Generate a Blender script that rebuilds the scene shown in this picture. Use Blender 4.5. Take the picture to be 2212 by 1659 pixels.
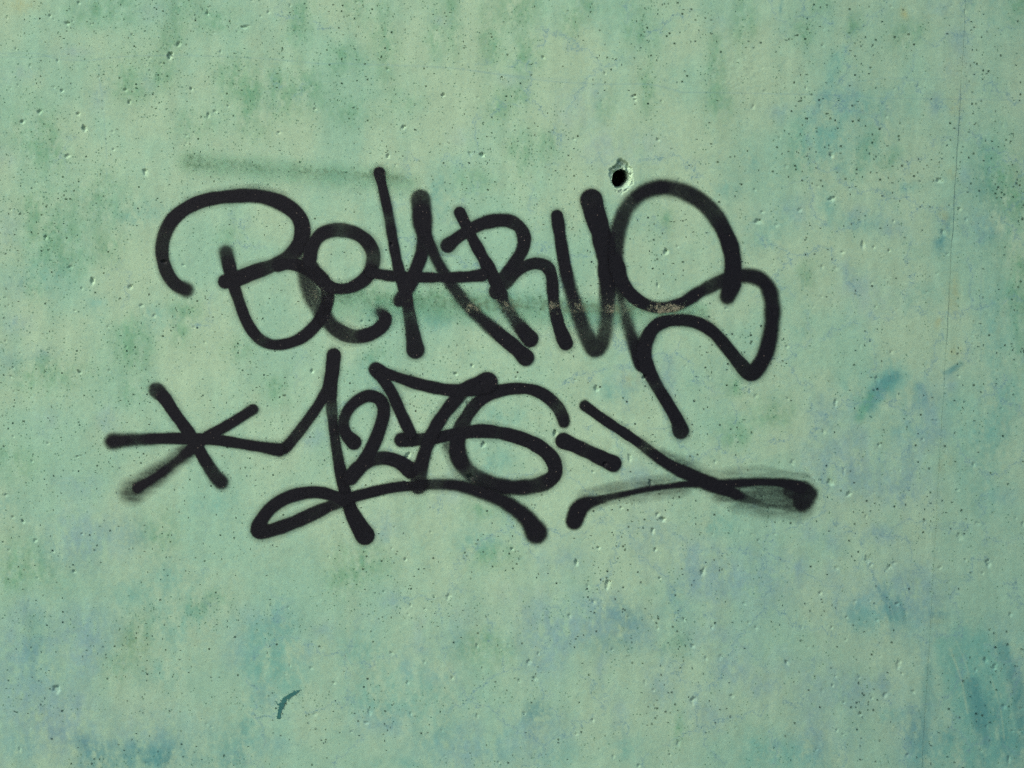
import bpy, math, random
import numpy as np
from mathutils import Vector

# ------------------------------------------------------------------ clear
for o in list(bpy.data.objects):
    bpy.data.objects.remove(o, do_unlink=True)
scene = bpy.context.scene
COL = scene.collection

# ------------------------------------------------------------------ frame of reference
# the wall front is the plane y = 0; one unit of "wall map" is S metres. (0,0) is a point high on the left.
S = 1.70 / 2212.0
XC, YC, ZC = 1106.0, 829.5, 1.35
def wx(px): return (px - XC) * S
def wz(py): return ZC - (py - YC) * S

# ------------------------------------------------------------------ camera
cam_d = bpy.data.cameras.new("camera")
cam = bpy.data.objects.new("camera", cam_d)
COL.objects.link(cam)
cam.location = (0.0, -2.55, ZC)
cam.rotation_euler = (math.radians(90), 0, 0)
cam_d.sensor_width = 36.0
cam_d.lens = 36.0 * 2.55 / 1.70
cam_d.clip_start = 0.05
cam_d.clip_end = 600.0
scene.camera = cam

# ------------------------------------------------------------------ world / sky, overcast light
SUN_EL, SUN_AZ = math.radians(40), math.radians(-63)    # azimuth from straight-on (-y) towards the left (-x)
w = bpy.data.worlds.new("World")
scene.world = w
w.use_nodes = True
nt = w.node_tree
nt.nodes.clear()
sky = nt.nodes.new("ShaderNodeTexSky")
sky.sky_type = 'NISHITA'
sky.sun_disc = False
sky.sun_elevation = SUN_EL
sky.air_density = 1.0
sky.dust_density = 4.0
sky.ozone_density = 0.6
bg = nt.nodes.new("ShaderNodeBackground")
bg.inputs["Strength"].default_value = 0.115
wo = nt.nodes.new("ShaderNodeOutputWorld")
nt.links.new(sky.outputs[0], bg.inputs["Color"])
nt.links.new(bg.outputs[0], wo.inputs["Surface"])

sd = Vector((math.sin(SUN_AZ) * math.cos(SUN_EL), -math.cos(SUN_AZ) * math.cos(SUN_EL), math.sin(SUN_EL)))
sky.sun_rotation = math.atan2(sd.x, sd.y)
sun_d = bpy.data.lights.new("sun", 'SUN')
sun_d.energy = 1.4
sun_d.angle = math.radians(12)
sun_d.color = (1.0, 0.965, 0.90)
sun = bpy.data.objects.new("sun", sun_d)
COL.objects.link(sun)
sun.location = (-6, -6, 8)
sun.rotation_euler = sd.to_track_quat('Z', 'Y').to_euler()

scene.view_settings.view_transform = 'Standard'
scene.view_settings.look = 'None'
scene.view_settings.gamma = 1.0
scene.view_settings.use_curve_mapping = False
scene.view_settings.exposure = 0.72
scene.cycles.use_denoising = False
scene.cycles.sampling_pattern = 'TABULATED_SOBOL'
scene.cycles.max_bounces = 3
scene.cycles.diffuse_bounces = 2
scene.cycles.transparent_max_bounces = 12
ILLUM = np.array((0.93, 0.895, 0.88))          # brightness a white wall reaches in this light (used to turn seen colours into paint colours)

# ------------------------------------------------------------------ small maths
RNG = np.random.default_rng(1276)
def lin(c):
    c = np.asarray(c, float) / 255.0
    return np.where(c <= 0.04045, c / 12.92, ((c + 0.055) / 1.055) ** 2.4)
def paintcol(r, g, b):
    return lin((r, g, b)) / ILLUM
def sstep(a, b, x):
    t = np.clip((x - a) / (b - a), 0, 1)
    return t * t * (3 - 2 * t)
def _hash(ix, iy, seed):
    h = (ix.astype(np.int64) * 374761393 + iy.astype(np.int64) * 668265263 + seed * 982451653) & 0xffffffff
    h = ((h ^ (h >> 13)) * 1274126177) & 0xffffffff
    h = ((h ^ (h >> 16)) * 2246822519) & 0xffffffff
    return ((h ^ (h >> 15)) & 0xffffff) / float(0xffffff)
def vnoise(x, y, scale, seed):
    x = x / scale; y = y / scale
    ix = np.floor(x); iy = np.floor(y)
    fx = x - ix; fy = y - iy
    fx = fx * fx * fx * (fx * (fx * 6 - 15) + 10); fy = fy * fy * fy * (fy * (fy * 6 - 15) + 10)
    ix = ix.astype(np.int64); iy = iy.astype(np.int64)
    a = _hash(ix, iy, seed); b = _hash(ix + 1, iy, seed)
    c = _hash(ix, iy + 1, seed); d = _hash(ix + 1, iy + 1, seed)
    return (a * (1 - fx) + b * fx) * (1 - fy) + (c * (1 - fx) + d * fx) * fy
def fbm(x, y, scale, seed, octv=4, gain=0.5):
    t = 0; amp = 1.0; n = 0
    for k in range(octv):
        t = t + amp * vnoise(x, y, scale / (2.03 ** k), seed + 17 * k); n += amp; amp *= gain
    return t / n
def catmull(pts, step=1.0):
    P = np.array([list(p) for p in pts], float)
    P = np.vstack([2 * P[0] - P[1], P, 2 * P[-1] - P[-2]])
    out = []
    for i in range(1, len(P) - 2):
        p0, p1, p2, p3 = P[i - 1], P[i], P[i + 1], P[i + 2]
        n = max(2, int(np.hypot(*(p2 - p1)[:2]) / step))
        t = np.linspace(0, 1, n, endpoint=False)[:, None]
        q = 0.5 * ((2 * p1) + (-p0 + p2) * t + (2 * p0 - 5 * p1 + 4 * p2 - p3) * t ** 2 + (-p0 + 3 * p1 - 3 * p2 + p3) * t ** 3)
        q[:, 2:] = p1[2:] * (1 - t) + p2[2:] * t
        out.append(q)
    out.append(P[-2][None, :])
    return np.vstack(out)

# ------------------------------------------------------------------ the wall grid
def grow(start, end, first, ratio, sign):
    r = []; s = first; x = start
    while True:
        x = x + sign * s; s *= ratio
        if (x - end) * sign >= -s * 0.4:
            r.append(end); break
        r.append(x)
    return r
STEP = 2.0
xd = np.arange(-16, 2228.1, STEP); yd = np.arange(-14, 1674.1, STEP)
WL, WR = XC - 3.2 / S, XC + 3.2 / S
WT, WB = YC - 1.35 / S, YC + 1.35 / S
xs = np.array(sorted(grow(xd[0], WL, 3, 1.10, -1)) + list(xd) + grow(xd[-1], WR, 3, 1.10, 1))
ys = np.array(sorted(grow(yd[0], WT, 3, 1.10, -1)) + list(yd) + grow(yd[-1], WB, 3, 1.10, 1))
NX, NY = len(xs), len(ys)
SEAM0 = 2040.0
KS = int(np.argmin(abs(xs - SEAM0)))
SEAM0 = xs[KS]
def seam_x(y):
    return 2086 - 94 * (y / 1659.0) + 1.5 * (vnoise(y, y * 0, 60, 5) - 0.5) + 1.2 * (vnoise(y, y * 0, 11, 6) - 0.5)
def shear(x, y):
    return (seam_x(y) - SEAM0) * np.clip(1 - abs(x - SEAM0) / 600.0, 0, 1)
GX0, GY = np.meshgrid(xs, ys)
GX = GX0 + shear(GX0, GY)
def col_of(px, py):
    u = px
    for _ in range(3):
        u = px - float(shear(np.array(u), np.array(float(py))))
    return u
def window(px, py, rx, ry):
    u = col_of(px, py)
    i0, i1 = np.searchsorted(xs, [u - rx * 1.12 - 3, u + rx * 1.12 + 3])
    j0, j1 = np.searchsorted(ys, [py - ry - 3, py + ry + 3])
    return slice(j0, j1), slice(i0, i1)

# ---- relief, in millimetres towards the viewer
H = 1.0 * (fbm(GX, GY, 420, 11, 3) - 0.5) * 2.0
H += 0.45 * (fbm(GX, GY, 70, 12, 3) - 0.5)
FX, FY = GX * 0.83 + GY * 0.56, GY * 0.83 - GX * 0.56        # turned, so the grain has no grid direction
H += 0.13 * (vnoise(FX, FY, 9.0, 13) - 0.5)
rough = np.clip(1 - np.hypot((GX - 1600) / 90, (GY - 155) / 95), 0, 1)           # orange-peel patch
H += rough * 0.45 * (vnoise(GX, GY, 6.0, 15) - 0.5)
# the joint: the sheet beyond it lies lower at the top and stands proud lower down
right_side = (np.arange(NX) >= KS)
prox = np.exp(-np.abs(GX0 - SEAM0) / 40.0)
stepmm = np.interp(GY[:, 0], [-900, 150, 260, 700, 900, 1250, 1480, 2600], [-0.1, -0.12, -0.5, -0.5, 0.3, 0.45, 0.12, 0.12])
stepmm = stepmm * np.clip(2.4 * vnoise(ys, ys * 0, 55, 9) - 0.35, 0.30, 1.0) * 1.15
HR_extra = stepmm[:, None] * prox

PITS_RAW = {
(0,0): "512,18,22,16 323,102,20,16 348,125,12,10 435,152,32,24 472,137,14,8 592,157,14,12 1346,88,20,22 1740,80,16,24 1692,107,18,14 1592,176,50,24 1386,214,12,16 1538,207,9,12 857,226,14,18 1160,285,30,32 1062,298,10,10 1102,360,36,44 1046,409,14,14 1430,335,14,22 373,393,16,18 640,500,20,12 118,552,14,14 68,570,12,10 350,567,12,10 402,588,22,20 813,583,24,20 1240,578,22,20 839,662,22,24 258,724,28,32 507,738,26,20 148,788,28,24 549,834,32,44 1350,748,24,32 1395,722,26,20 1480,686,14,14 665,712,12,9 737,968,18,14 439,1010,36,22 943,1118,32,46 1808,859,24,16 2042,707,18,16 730,853,10,16 300,1540,24,24 70,1358,20,14 887,42,10,10 45,118,9,9 1880,36,14,16 1635,4,24,12 103,318,14,14 1588,432,9,12 970,375,10,9 1205,932,9,14 1210,878,10,12 232,1186,9,9 263,450,9,9 194,430,9,9",
(1,0): "98,14,14,12 300,448,18,14 661,617,22,24 884,632,14,10 405,824,26,24 303,1012,24,24 837,998,24,26 917,1004,32,34 1509,900,18,14 1708,476,14,22 1897,625,32,20 1905,646,20,18 2054,907,22,26 1088,782,10,16 355,1070,20,10 2105,1634,40,30 2178,1598,18,18 2190,1163,18,24 1310,372,20,18 2075,658,14,12 1688,657,10,16 325,1585,16,30 1615,1462,9,14",
(2,0): "192,42,9,9 1352,46,18,14 1745,38,10,9 1830,75,14,24 915,187,10,9 325,227,10,14 205,267,16,10 378,243,10,12 908,296,16,22 1236,297,10,16 847,133,10,9 535,595,22,22 457,694,26,30 520,438,12,14 565,726,10,10 893,690,14,34 800,571,14,18 1085,606,12,12 1527,558,16,14 1376,574,14,16 1324,690,14,12 1322,757,14,24 630,893,16,24 965,1005,36,38 1039,1032,16,14 675,1078,22,40 1667,1170,42,40 970,1290,48,40 760,1362,28,36 517,1374,24,22 494,1437,54,46 612,1460,34,28 1367,1434,18,20 1170,1593,36,52 1240,1603,20,28 1040,1634,28,24 1338,1625,20,24 1838,1424,18,30 1797,1354,20,22 1716,1648,18,20 2073,812,14,22 1667,1275,16,12 470,1230,20,24 389,1367,10,12 1083,1222,14,16 70,728,18,10 1690,1510,30,50 877,1206,14,16 1990,1090,10,10 2205,1118,12,14 1486,1630,10,10",
(0,1): "460,72,26,24 600,162,32,38 845,203,34,24 918,322,32,18 1000,390,30,22 700,459,18,14 520,755,20,20 532,210,14,14 1190,60,20,16 1255,460,12,14 58,320,12,10 485,355,16,10 38,270,9,9 38,552,10,10 88,724,14,16 73,780,16,14 133,632,22,10 707,744,12,18 312,1215,20,14 500,1302,16,14 478,1396,12,12 210,1330,16,14 205,908,16,10 40,1550,28,16 1252,340,12,10 2023,748,24,26 1327,560,12,14 930,380,12,10 820,590,10,16 1065,38,30,28 88,1170,16,14 92,880,12,10 60,1220,12,10",
(1,1): "803,578,14,12 848,710,18,20 742,765,22,22 1135,788,14,16 818,956,18,24 430,1295,34,40 922,1222,36,30 838,1435,40,50 1387,1150,36,36 1710,1350,28,26 1654,860,40,36 1963,788,26,28 1870,1310,28,44 2005,1475,30,40 1632,1398,18,14 1815,1632,20,16 905,820,14,16 1516,802,14,12 870,375,10,10 1340,1525,14,10 45,770,10,10 135,425,18,20 2050,190,18,30",
(2,1): "905,72,20,30 993,84,24,36 588,50,12,18 238,44,14,14 602,95,10,9 1226,175,12,24 1250,332,14,26 1585,235,14,16 1272,430,12,16 1390,345,12,18 1370,362,12,18 1357,622,26,34 1010,692,14,16 676,588,20,24 1150,585,10,36 680,925,18,18 476,908,26,36 438,870,14,14 1260,803,30,50 990,955,26,56 915,1140,26,34 1272,1226,20,30 1555,1190,18,24 716,1338,30,54 1790,778,20,16 2068,990,16,16 1887,1352,26,28 960,1470,44,50 1045,1398,22,44 1078,1540,36,36 1784,1517,22,20 1350,1397,14,12 1405,1388,12,16 1574,1288,10,12 1647,1069,13,13 1147,1350,10,14 615,488,24,26 585,368,14,24 550,310,16,12 850,328,12,10 1880,575,14,12 1876,512,12,10 175,785,14,16 104,790,12,14 20,716,12,22 210,1335,18,26 900,265,14,16 1648,115,12,16 1315,148,10,9 340,520,10,10 1245,1533,16,12 283,340,22,16 1980,380,12,12",
(0,2): "150,62,22,22 230,186,22,26 347,255,16,14 483,386,24,20 243,427,12,12 366,1150,64,50 1870,620,16,20 1880,997,16,18 2017,1013,22,26 2165,1108,22,18 2042,1311,26,24 1370,1395,14,18 2025,1525,22,14 130,1538,18,40 190,580,14,12 1340,1375,9,24 1172,1530,14,9 532,142,12,9 2130,293,10,9 945,1630,14,18 195,1400,16,14 57,248,10,9 85,32,16,16 1850,1050,18,10",
(1,2): "603,548,20,20 696,550,38,40 449,605,18,24 543,630,18,24 280,517,14,18 327,917,28,26 433,663,14,14 538,972,14,24 430,1106,20,28 719,1076,20,22 185,1300,36,40 165,1365,36,20 882,1323,24,30 450,1308,18,28 472,1163,14,14 580,131,14,12 415,308,20,20 345,98,12,10 328,235,10,14 1523,330,28,40 1600,483,24,34 1726,470,40,60 1640,585,40,28 1690,580,14,12 1482,677,28,36 1317,630,16,14 1277,920,18,26 1217,973,36,34 1258,1080,40,30 1152,1092,18,24 1187,1305,26,20 1630,1350,18,30 1755,893,22,24 1968,1107,22,36 2027,1155,24,20 2050,755,18,26 2035,245,20,28 1667,232,22,18 2085,48,36,36 2050,16,24,24 2016,125,24,36 1832,490,10,24 1860,682,14,10 1525,1440,20,20 1447,893,16,12 1672,1540,12,12 1763,1586,18,26 1972,1230,12,14 2128,1575,18,18 2187,1500,24,50 2016,698,16,16 2165,680,10,40 1858,900,14,14 2065,430,16,14 653,1418,20,12 735,1540,14,12 65,1425,14,14 673,1580,14,14 1020,1625,20,16 1928,1645,24,20 198,955,14,10 623,660,12,16 865,570,10,14 1030,888,10,20 880,870,20,36 1107,240,22,20 1088,195,12,20 1085,860,12,14",
(2,2): "495,184,24,16 133,392,36,56 893,525,26,30 476,750,22,20 400,595,22,24 68,872,32,36 245,940,28,44 152,950,20,34 678,980,32,36 320,1195,24,40 70,1225,36,70 905,1160,22,28 972,1125,18,26 990,1067,16,18 1046,1235,20,18 1312,1187,38,34 1495,1167,34,24 1226,1207,18,18 1150,1312,24,28 1000,1415,18,26 1040,1442,16,12 870,1540,18,14 1460,1580,26,36 1400,985,40,60 1063,683,18,20 1262,700,22,20 1392,597,28,34 1118,578,16,20 1210,574,16,14 1000,365,24,30 1200,312,46,50 1222,342,24,26 1375,330,34,26 1340,358,40,26 1320,380,24,22 1797,163,50,44 1912,77,34,30 1983,336,36,60 1836,312,22,22 1945,397,22,20 1668,362,26,24 2125,667,24,30 1965,962,36,36 2022,1005,30,50 1900,1025,16,30 2085,1262,32,36 2195,1275,20,20 1970,1390,14,30 1933,1548,22,26 2138,1420,18,20 2115,1605,20,56 2195,1418,16,20 1568,68,16,26 1732,450,12,14 1600,142,12,16 1650,1340,14,12 1672,1346,10,10 1422,1048,18,16 1460,1070,10,14 1282,936,12,16 1058,828,16,16 945,733,14,12 967,750,16,24 772,750,12,30 1145,1072,16,20 930,1105,12,12 598,144,16,12 448,146,14,14 195,145,16,14 370,130,10,26 2160,40,14,24 2205,80,16,40 1655,250,14,12 1540,330,12,9 190,750,16,24 428,718,16,22 10,698,24,26 60,552,12,10 545,537,14,14 812,878,12,12 345,1398,14,12 520,1135,10,10 1188,30,14,30",
}
CW = 737.333
pits = []
for (cx, cy), txt in PITS_RAW.items():
    for t in txt.split():
        a, b, pw, ph = [float(v) for v in t.split(',')]
        pits.append((cx * CW + a / 3, cy * 553.0 + b / 3, pw / 6, ph / 6))
# the wall goes on beyond the photograph with the same kind of pits
for k in range(420):
    px, py = RNG.uniform(WL + 20, WR - 20), RNG.uniform(WT + 20, WB - 20)
    if -10 < px < 2222 and -10 < py < 1669: continue
    if -900 < px < 3100:
        r = RNG.uniform(3, 8); pits.append((px, py, r * RNG.uniform(.7, 1.3), r))
rr = random.Random(5)
for (px, py, rx, ry) in pits:
    rx = max(rx, 1.9); ry = max(ry, 1.9)
    jj, ii = window(px, py, rx * 1.7, ry * 1.7)
    X = GX[jj, ii]; Y = GY[jj, ii]
    if X.size == 0: continue
    u = (X - px) / rx; v = (Y - py) / ry
    th = np.arctan2(v, u); p1, p2 = rr.uniform(0, 6.28), rr.uniform(0, 6.28)
    big = min(rx, ry) > 3.5
    rrad = np.hypot(u, v) * (1 + (0.20 if big else .08) * np.sin(2 * th + p1) + (0.14 if big else .04) * np.sin(5 * th + p2))
    clean = px < 1450 and py < 1250
    prof = 1 - sstep(0.66 if clean else 0.45, 1.10, rrad)
    depth = ((0.85 if not big else 0.72) if clean else (0.52 if not big else 0.33)) * min(rx, ry) * S * 1000 * rr.uniform(0.8, 1.35)
    shp = prof * depth * np.clip(0.72 - 0.50 * (0.75 * u + 0.66 * v), 0.12, 1.25)
    if big:
        shp = shp * (0.45 + 1.1 * vnoise(X + px * 3, Y, 4.5, 31)) 
    H[jj, ii] -= shp

# ---- blotches of paint (x, y, rx, ry, angle, colour, strength) in map units
PAL = dict(
    P=paintcol(161, 189, 155), Q=paintcol(145, 184, 154), G=paintcol(98, 152, 114), T=paintcol(108, 165, 148),
    B=paintcol(122, 158, 158), L=paintcol(146, 173, 164), D=paintcol(74, 134, 131), Y=paintcol(164, 168, 112), O=paintcol(118, 148, 98))
BL = {
(0,0): "G1130,60,100,90 G1100,270,60,80 G1940,200,60,90 G780,500,120,80 G1780,600,200,120 G1600,650,80,150 G240,850,120,130 G1250,800,100,60 G250,1400,130,120 G370,1540,120,80 T900,1400,150,80 B640,620,40,80 L50,1050,80,70 L60,1480,80,100 L1000,70,80,60 B950,540,40,40 G620,1300,150,100 G2010,560,80,60 G2190,400,40,60 Y150,30,100,40 G620,60,150,60 G850,600,80,50 G1400,120,120,60 G1950,60,60,80 G300,1000,90,80 G1500,480,70,60 L120,480,90,40 L500,330,90,30 G1060,480,60,60 G1480,1560,60,60 G700,1600,80,60",
(1,0): "G280,250,60,220 G100,40,50,70 G590,200,50,100 G720,100,40,150 G960,260,60,150 G1170,60,110,110 G1190,370,80,80 G1150,600,70,70 G1170,980,70,90 G1350,930,60,60 G1000,700,60,60 G1500,120,60,70 G1930,230,70,60 G1990,580,40,110 G1700,680,60,80 G60,720,110,60 G860,1180,110,40 T640,1250,70,120 L1080,510,90,40 L780,900,70,60 L1640,580,60,60 L1520,720,120,150 L1930,950,160,80 G2110,1430,40,50 L1700,950,80,120 G440,640,60,50 G60,380,70,60 L620,130,60,30 G1620,30,60,40",
(2,0): "G380,130,50,110 G200,400,40,150 G230,680,60,80 G770,190,60,60 G1100,180,60,50 G1440,230,80,60 T1010,420,35,110,25 T950,560,35,130,20 B910,680,40,80,15 B1120,590,40,80 B1070,660,40,60,25 G740,960,60,110 T900,870,140,50,-35 T960,960,60,60 G1180,1000,40,110,25 G1330,1040,40,70,35 T930,1350,50,80 B680,1380,110,60 T560,1520,120,60 T1150,1450,120,50 B1350,1470,70,60 B1650,700,40,50 B1780,280,50,70 B1690,60,60,50 G2000,1200,80,80 G2130,1280,60,70 B1970,1220,80,60 T1980,1020,70,110 D1680,1530,50,90,15 D1730,1440,30,60 Y1750,1120,30,40 Y1700,1380,30,40 Y1770,700,40,30 B1850,1130,50,50 G860,20,50,40 D620,40,8,45 B650,740,60,40 T450,1060,40,70 B1140,1390,60,50 T1400,1220,110,30,-15 Y1420,80,30,40 L1760,440,80,80 G2150,60,60,60 T2000,1500,120,80 T300,1220,50,60 L250,150,60,40",
(0,1): "G400,40,150,60 B120,190,60,70 B100,450,70,60 B260,640,100,50 B30,700,60,60 G290,760,200,80 G850,610,120,80 G850,470,60,60 G870,870,60,80 T640,300,60,40 G1560,630,80,50 B700,1080,60,60 B510,1480,110,60 B2040,1170,80,50 G100,1350,120,80 T40,1600,70,60 G1200,350,80,60 T1380,1590,90,50 T1000,400,80,60 T300,140,120,70 L320,1050,80,60 G200,200,60,60 G1800,860,80,60 G1180,500,60,60",
(1,1): "G200,260,120,60 G580,290,150,60 T250,400,90,60 G230,680,60,60 T200,760,60,60 T970,1330,120,80 T1020,1060,110,50 B1870,820,80,90 B2120,800,60,90 T1600,430,40,80 B1930,1440,110,80 T1760,900,80,40 L330,1060,60,60 T1150,280,110,60 G880,1640,80,40 T620,420,120,60 Y1870,800,40,40 L700,1500,60,80",
(2,1): "G820,130,40,60 B1130,190,80,40 T1480,290,40,60,35 T1560,230,40,40 Y1740,240,40,90 G340,840,60,40 D1290,850,40,85,35 D1340,800,50,30,-20 G1180,960,35,70,25 D1160,1040,40,25 D1540,840,25,20 B1600,970,60,120 D1560,900,30,60 D1765,725,60,16,-25 T1750,940,50,40 B950,1010,110,80 B1650,1120,60,60 B1130,1160,60,60 B1000,1260,130,80 B1400,1540,150,80 Y1670,420,20,40 Y1780,620,40,60 Y1700,1330,40,60 G590,1010,100,60 G340,1150,80,60 G2180,60,60,120 G2150,260,60,80 T1970,1120,120,80 B2090,1560,60,40 T770,490,60,30 B1060,90,40,60 T1440,1130,100,40 T2100,900,80,120 D1250,900,40,40 B1720,820,40,60 L1200,300,120,120 G2190,500,40,160 T1320,780,110,50,-20",
(0,2): "B480,140,170,130 B850,170,120,100 G1010,140,120,90 T1100,430,130,100 T850,530,80,60 G1400,560,80,40 G1270,630,60,40 O900,820,90,110 G200,330,200,100 G60,450,60,60 B180,650,60,60 B600,770,110,110 D210,900,60,60 B60,870,80,130 G250,770,60,60 B560,970,80,120 B60,1150,110,120 T250,1050,120,80 B330,1320,130,130 B540,1260,60,60 G780,1000,80,80 T1030,1050,120,80 B1760,720,100,80 B1560,880,80,100 B1970,920,70,50 B2090,760,50,50 T1830,880,90,150 T1700,1000,70,150 T1630,1250,45,200,10 D1570,1500,60,110,15 D1500,1610,80,50 D600,1590,90,90 D680,1560,60,60 T950,1590,80,80 D880,1560,60,60 T120,1530,100,80 T1080,1510,60,70 B1780,1230,40,40 B1680,1150,60,60 B1750,1520,90,50 B430,1400,80,80 T740,1620,120,60 D530,1500,60,60 L1650,660,60,60 T1880,1080,100,80",
(1,2): "B280,120,90,80 G140,350,150,90 B300,580,60,60 B170,700,50,70 G50,470,80,60 G980,270,130,60 T900,180,120,60 B770,780,70,130 B520,850,50,60 G950,900,150,70 G880,860,60,50 B420,1030,30,90 B600,1070,80,60 T120,900,120,100 B1420,310,120,80 B1400,750,70,140 B1470,770,60,60 B1330,980,70,110 D1830,700,130,90 B1680,640,90,80 G1750,850,120,40 D1290,1310,90,70 B1250,1380,80,40 B800,1490,80,160 B200,1370,120,60 B350,1350,60,60 T1060,1440,100,30,-35 T1000,1560,120,60 B1820,1340,40,120 B2100,1170,80,80 B2050,1050,70,50 B2110,960,30,60 B1990,160,80,110 G2190,1370,40,80 T1850,1540,90,80 B1700,1020,30,140 T240,1630,70,30 T440,1630,60,30 G2140,850,70,60 T2160,600,50,100 T200,1200,100,80 L1100,530,70,40 T600,1500,120,100 T1400,1560,90,80 L500,720,40,60",
(2,2): "B60,250,120,120 B160,430,190,120 T240,70,100,60 B970,220,60,160 B820,130,60,60 B720,380,60,90 B770,330,50,40 B1250,140,80,50 B1330,180,60,50 B1480,500,150,110 D1320,620,22,80,-20 D1420,640,22,60,-20 B1200,620,60,60 T1180,680,80,50 D1300,490,25,35 D1660,650,45,25 B1570,700,60,60 Y1640,690,35,20 D1500,1400,60,90 D1490,1520,55,110 T1350,1330,80,50 B1300,1100,80,60 B1100,1180,90,60 B640,960,60,70 B530,1140,60,50 B360,1080,100,80 B300,1000,60,60 B150,1290,90,80 B850,1430,50,130 T760,1590,150,80 T480,1560,60,80 B1110,1490,60,60 T2000,900,180,110 D1920,1290,80,80 T2000,1500,150,150 D2190,1250,60,110 B2170,1000,60,90 T1900,900,60,60 B1550,920,50,80 D1700,1460,70,60 T1680,1560,120,60 D2150,1500,60,150 B1880,1100,30,40 T1860,1080,60,120,-20 D1940,1620,100,60 T1960,1200,80,160,-15 T2100,1380,60,120 B2060,750,60,60",
}
blots = []
for (cx, cy), txt in BL.items():
    for t in txt.split():
        v = [float(q) for q in t[1:].split(',')]
        ang = v[4] if len(v) > 4 else 0.0
        blots.append((cx * CW + v[0] / 3, cy * 553.0 + v[1] / 3, v[2] / 3, v[3] / 3, math.radians(ang), t[0]))
# broad washes
for t in ("B120,1590,150,90 B330,1600,150,80 D330,1640,110,40 T520,1610,120,70 B140,1380,130,90 B60,1480,80,110 T380,1340,140,70 B170,1180,90,60 T580,1400,70,120 "
          "B1000,1620,120,60 B1150,1600,90,60 T900,1500,160,90 B1250,1340,160,70 B1330,1370,110,50 B1160,1380,60,90 B1580,1260,150,60 B1650,1220,60,90 B1560,1380,110,60 "
          "B1850,1300,120,70 B1960,1290,90,90 T1900,1330,100,50 B1800,1480,140,60 T1680,1630,170,50 B1760,1590,60,70 T2100,1450,120,120 T2120,1560,130,120 D2120,1540,60,50 D2180,1600,60,90 "
          "B1980,1600,60,90 T2020,1640,90,40 B1900,1040,130,80 B1980,930,60,90 B1820,1010,90,60 T1900,850,120,60 T2130,1000,80,150 G2160,420,60,120 T2150,700,60,140 "
          "B2120,480,60,50 T1800,320,130,70 T1850,230,120,50").split():
    v = [float(q) for q in t[1:].split(',')]
    blots.append((v[0], v[1], v[2] * .62, v[3] * .62, 0.0, t[0]))
for k in range(700):                                  # the same mottling beyond the frame
    px, py = RNG.uniform(WL, WR), RNG.uniform(WT, WB)
    if -20 < px < 2232 and -20 < py < 1679: continue
    low = py > 1000
    c = RNG.choice(list("BBTTDG") if low else list("GGGTBL"))
    blots.append((px, py, RNG.uniform(15, 45), RNG.uniform(20, 60), RNG.uniform(-.3, .3), str(c)))

# raster of the paint, then sampled at the wall's vertices
RS = 3.0
rx_ = np.arange(WL - 30, WR + 31, RS); ry_ = np.arange(WT - 30, WB + 31, RS)
# cheap far field: same raster everywhere
RX, RY = np.meshgrid(rx_, ry_)
RXw = RX + 15 * (fbm(RX, RY, 60, 41, 3) - 0.5) * 2
RYw = RY + 15 * (fbm(RX, RY, 60, 42, 3) - 0.5) * 2
m = sstep(0.30, 0.74, fbm(RX, RY * .8, 150, 43, 5, 0.6))[..., None]
R = PAL['P'] * (1 - m) + PAL['Q'] * m
low = (sstep(700, 1750, RY) * 0.55 + sstep(1500, 2250, RX) * 0.25)[..., None]
R = R * (1 - low) + (R * 0.4 + paintcol(142, 179, 157) * 0.6) * low
GR = np.zeros(RX.shape)
DET = fbm(RX * 1.65, RY * 0.92, 38, 44, 5, 0.92)
DET = 0.5 + (DET - 0.5) * 2.1
STR = dict(G=0.40, T=0.36, B=0.31, L=0.26, D=0.50, Y=0.38, O=0.48)
GROW = dict(G=1.45, T=1.5, B=1.4, L=1.3, D=1.25, Y=1.2, O=1.4)
for (px, py, bx, by, ang, key) in blots:
    bx *= GROW[key]; by *= GROW[key] * (1.15 if key == 'G' else 1.0)
    R0 = max(bx, by) * 1.7 + 40
    i0, i1 = np.searchsorted(rx_, [px - R0, px + R0]); j0, j1 = np.searchsorted(ry_, [py - R0, py + R0])
    if i1 - i0 < 2 or j1 - j0 < 2: continue
    sl = (slice(j0, j1), slice(i0, i1))
    dx = RXw[sl] - px; dy = RYw[sl] - py
    u = (dx * math.cos(ang) + dy * math.sin(ang)) / bx; v = (-dx * math.sin(ang) + dy * math.cos(ang)) / by
    f = np.exp(-1.1 * (u * u + v * v))
    det = DET[sl]
    f = f * np.clip(-0.15 + 2.3 * det, 0.0, 1.9)
    f = np.clip(f * STR[key], 0, 0.9)[..., None]
    R[sl] = R[sl] * (1 - f) + PAL[key] * f
    if key in 'GO': GR[sl] += f[..., 0]
# faint dragged streaks and mid-scale cloudiness
st = fbm(RX * 3.2, RY * 0.5, 60, 47, 3) - 0.5
R *= (1 + 0.15 * st + 0.14 * (fbm(RX * 1.4, RY, 26, 48, 3, .7) - 0.5))[..., None]
def sample(img, X, Y):
    fx = np.clip((X - rx_[0]) / RS, 0, len(rx_) - 1.001); fy = np.clip((Y - ry_[0]) / RS, 0, len(ry_) - 1.001)
    ix = fx.astype(int); iy = fy.astype(int); fx = fx - ix; fy = fy - iy
    if img.ndim == 3: fx = fx[..., None]; fy = fy[..., None]
    return (img[iy, ix] * (1 - fx) + img[iy, ix + 1] * fx) * (1 - fy) + (img[iy + 1, ix] * (1 - fx) + img[iy + 1, ix + 1] * fx) * fy
PAINT = sample(R, GX, GY).astype(np.float32)
GREEN = np.clip(sample(GR, GX, GY), 0, 1).astype(np.float32)

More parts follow.
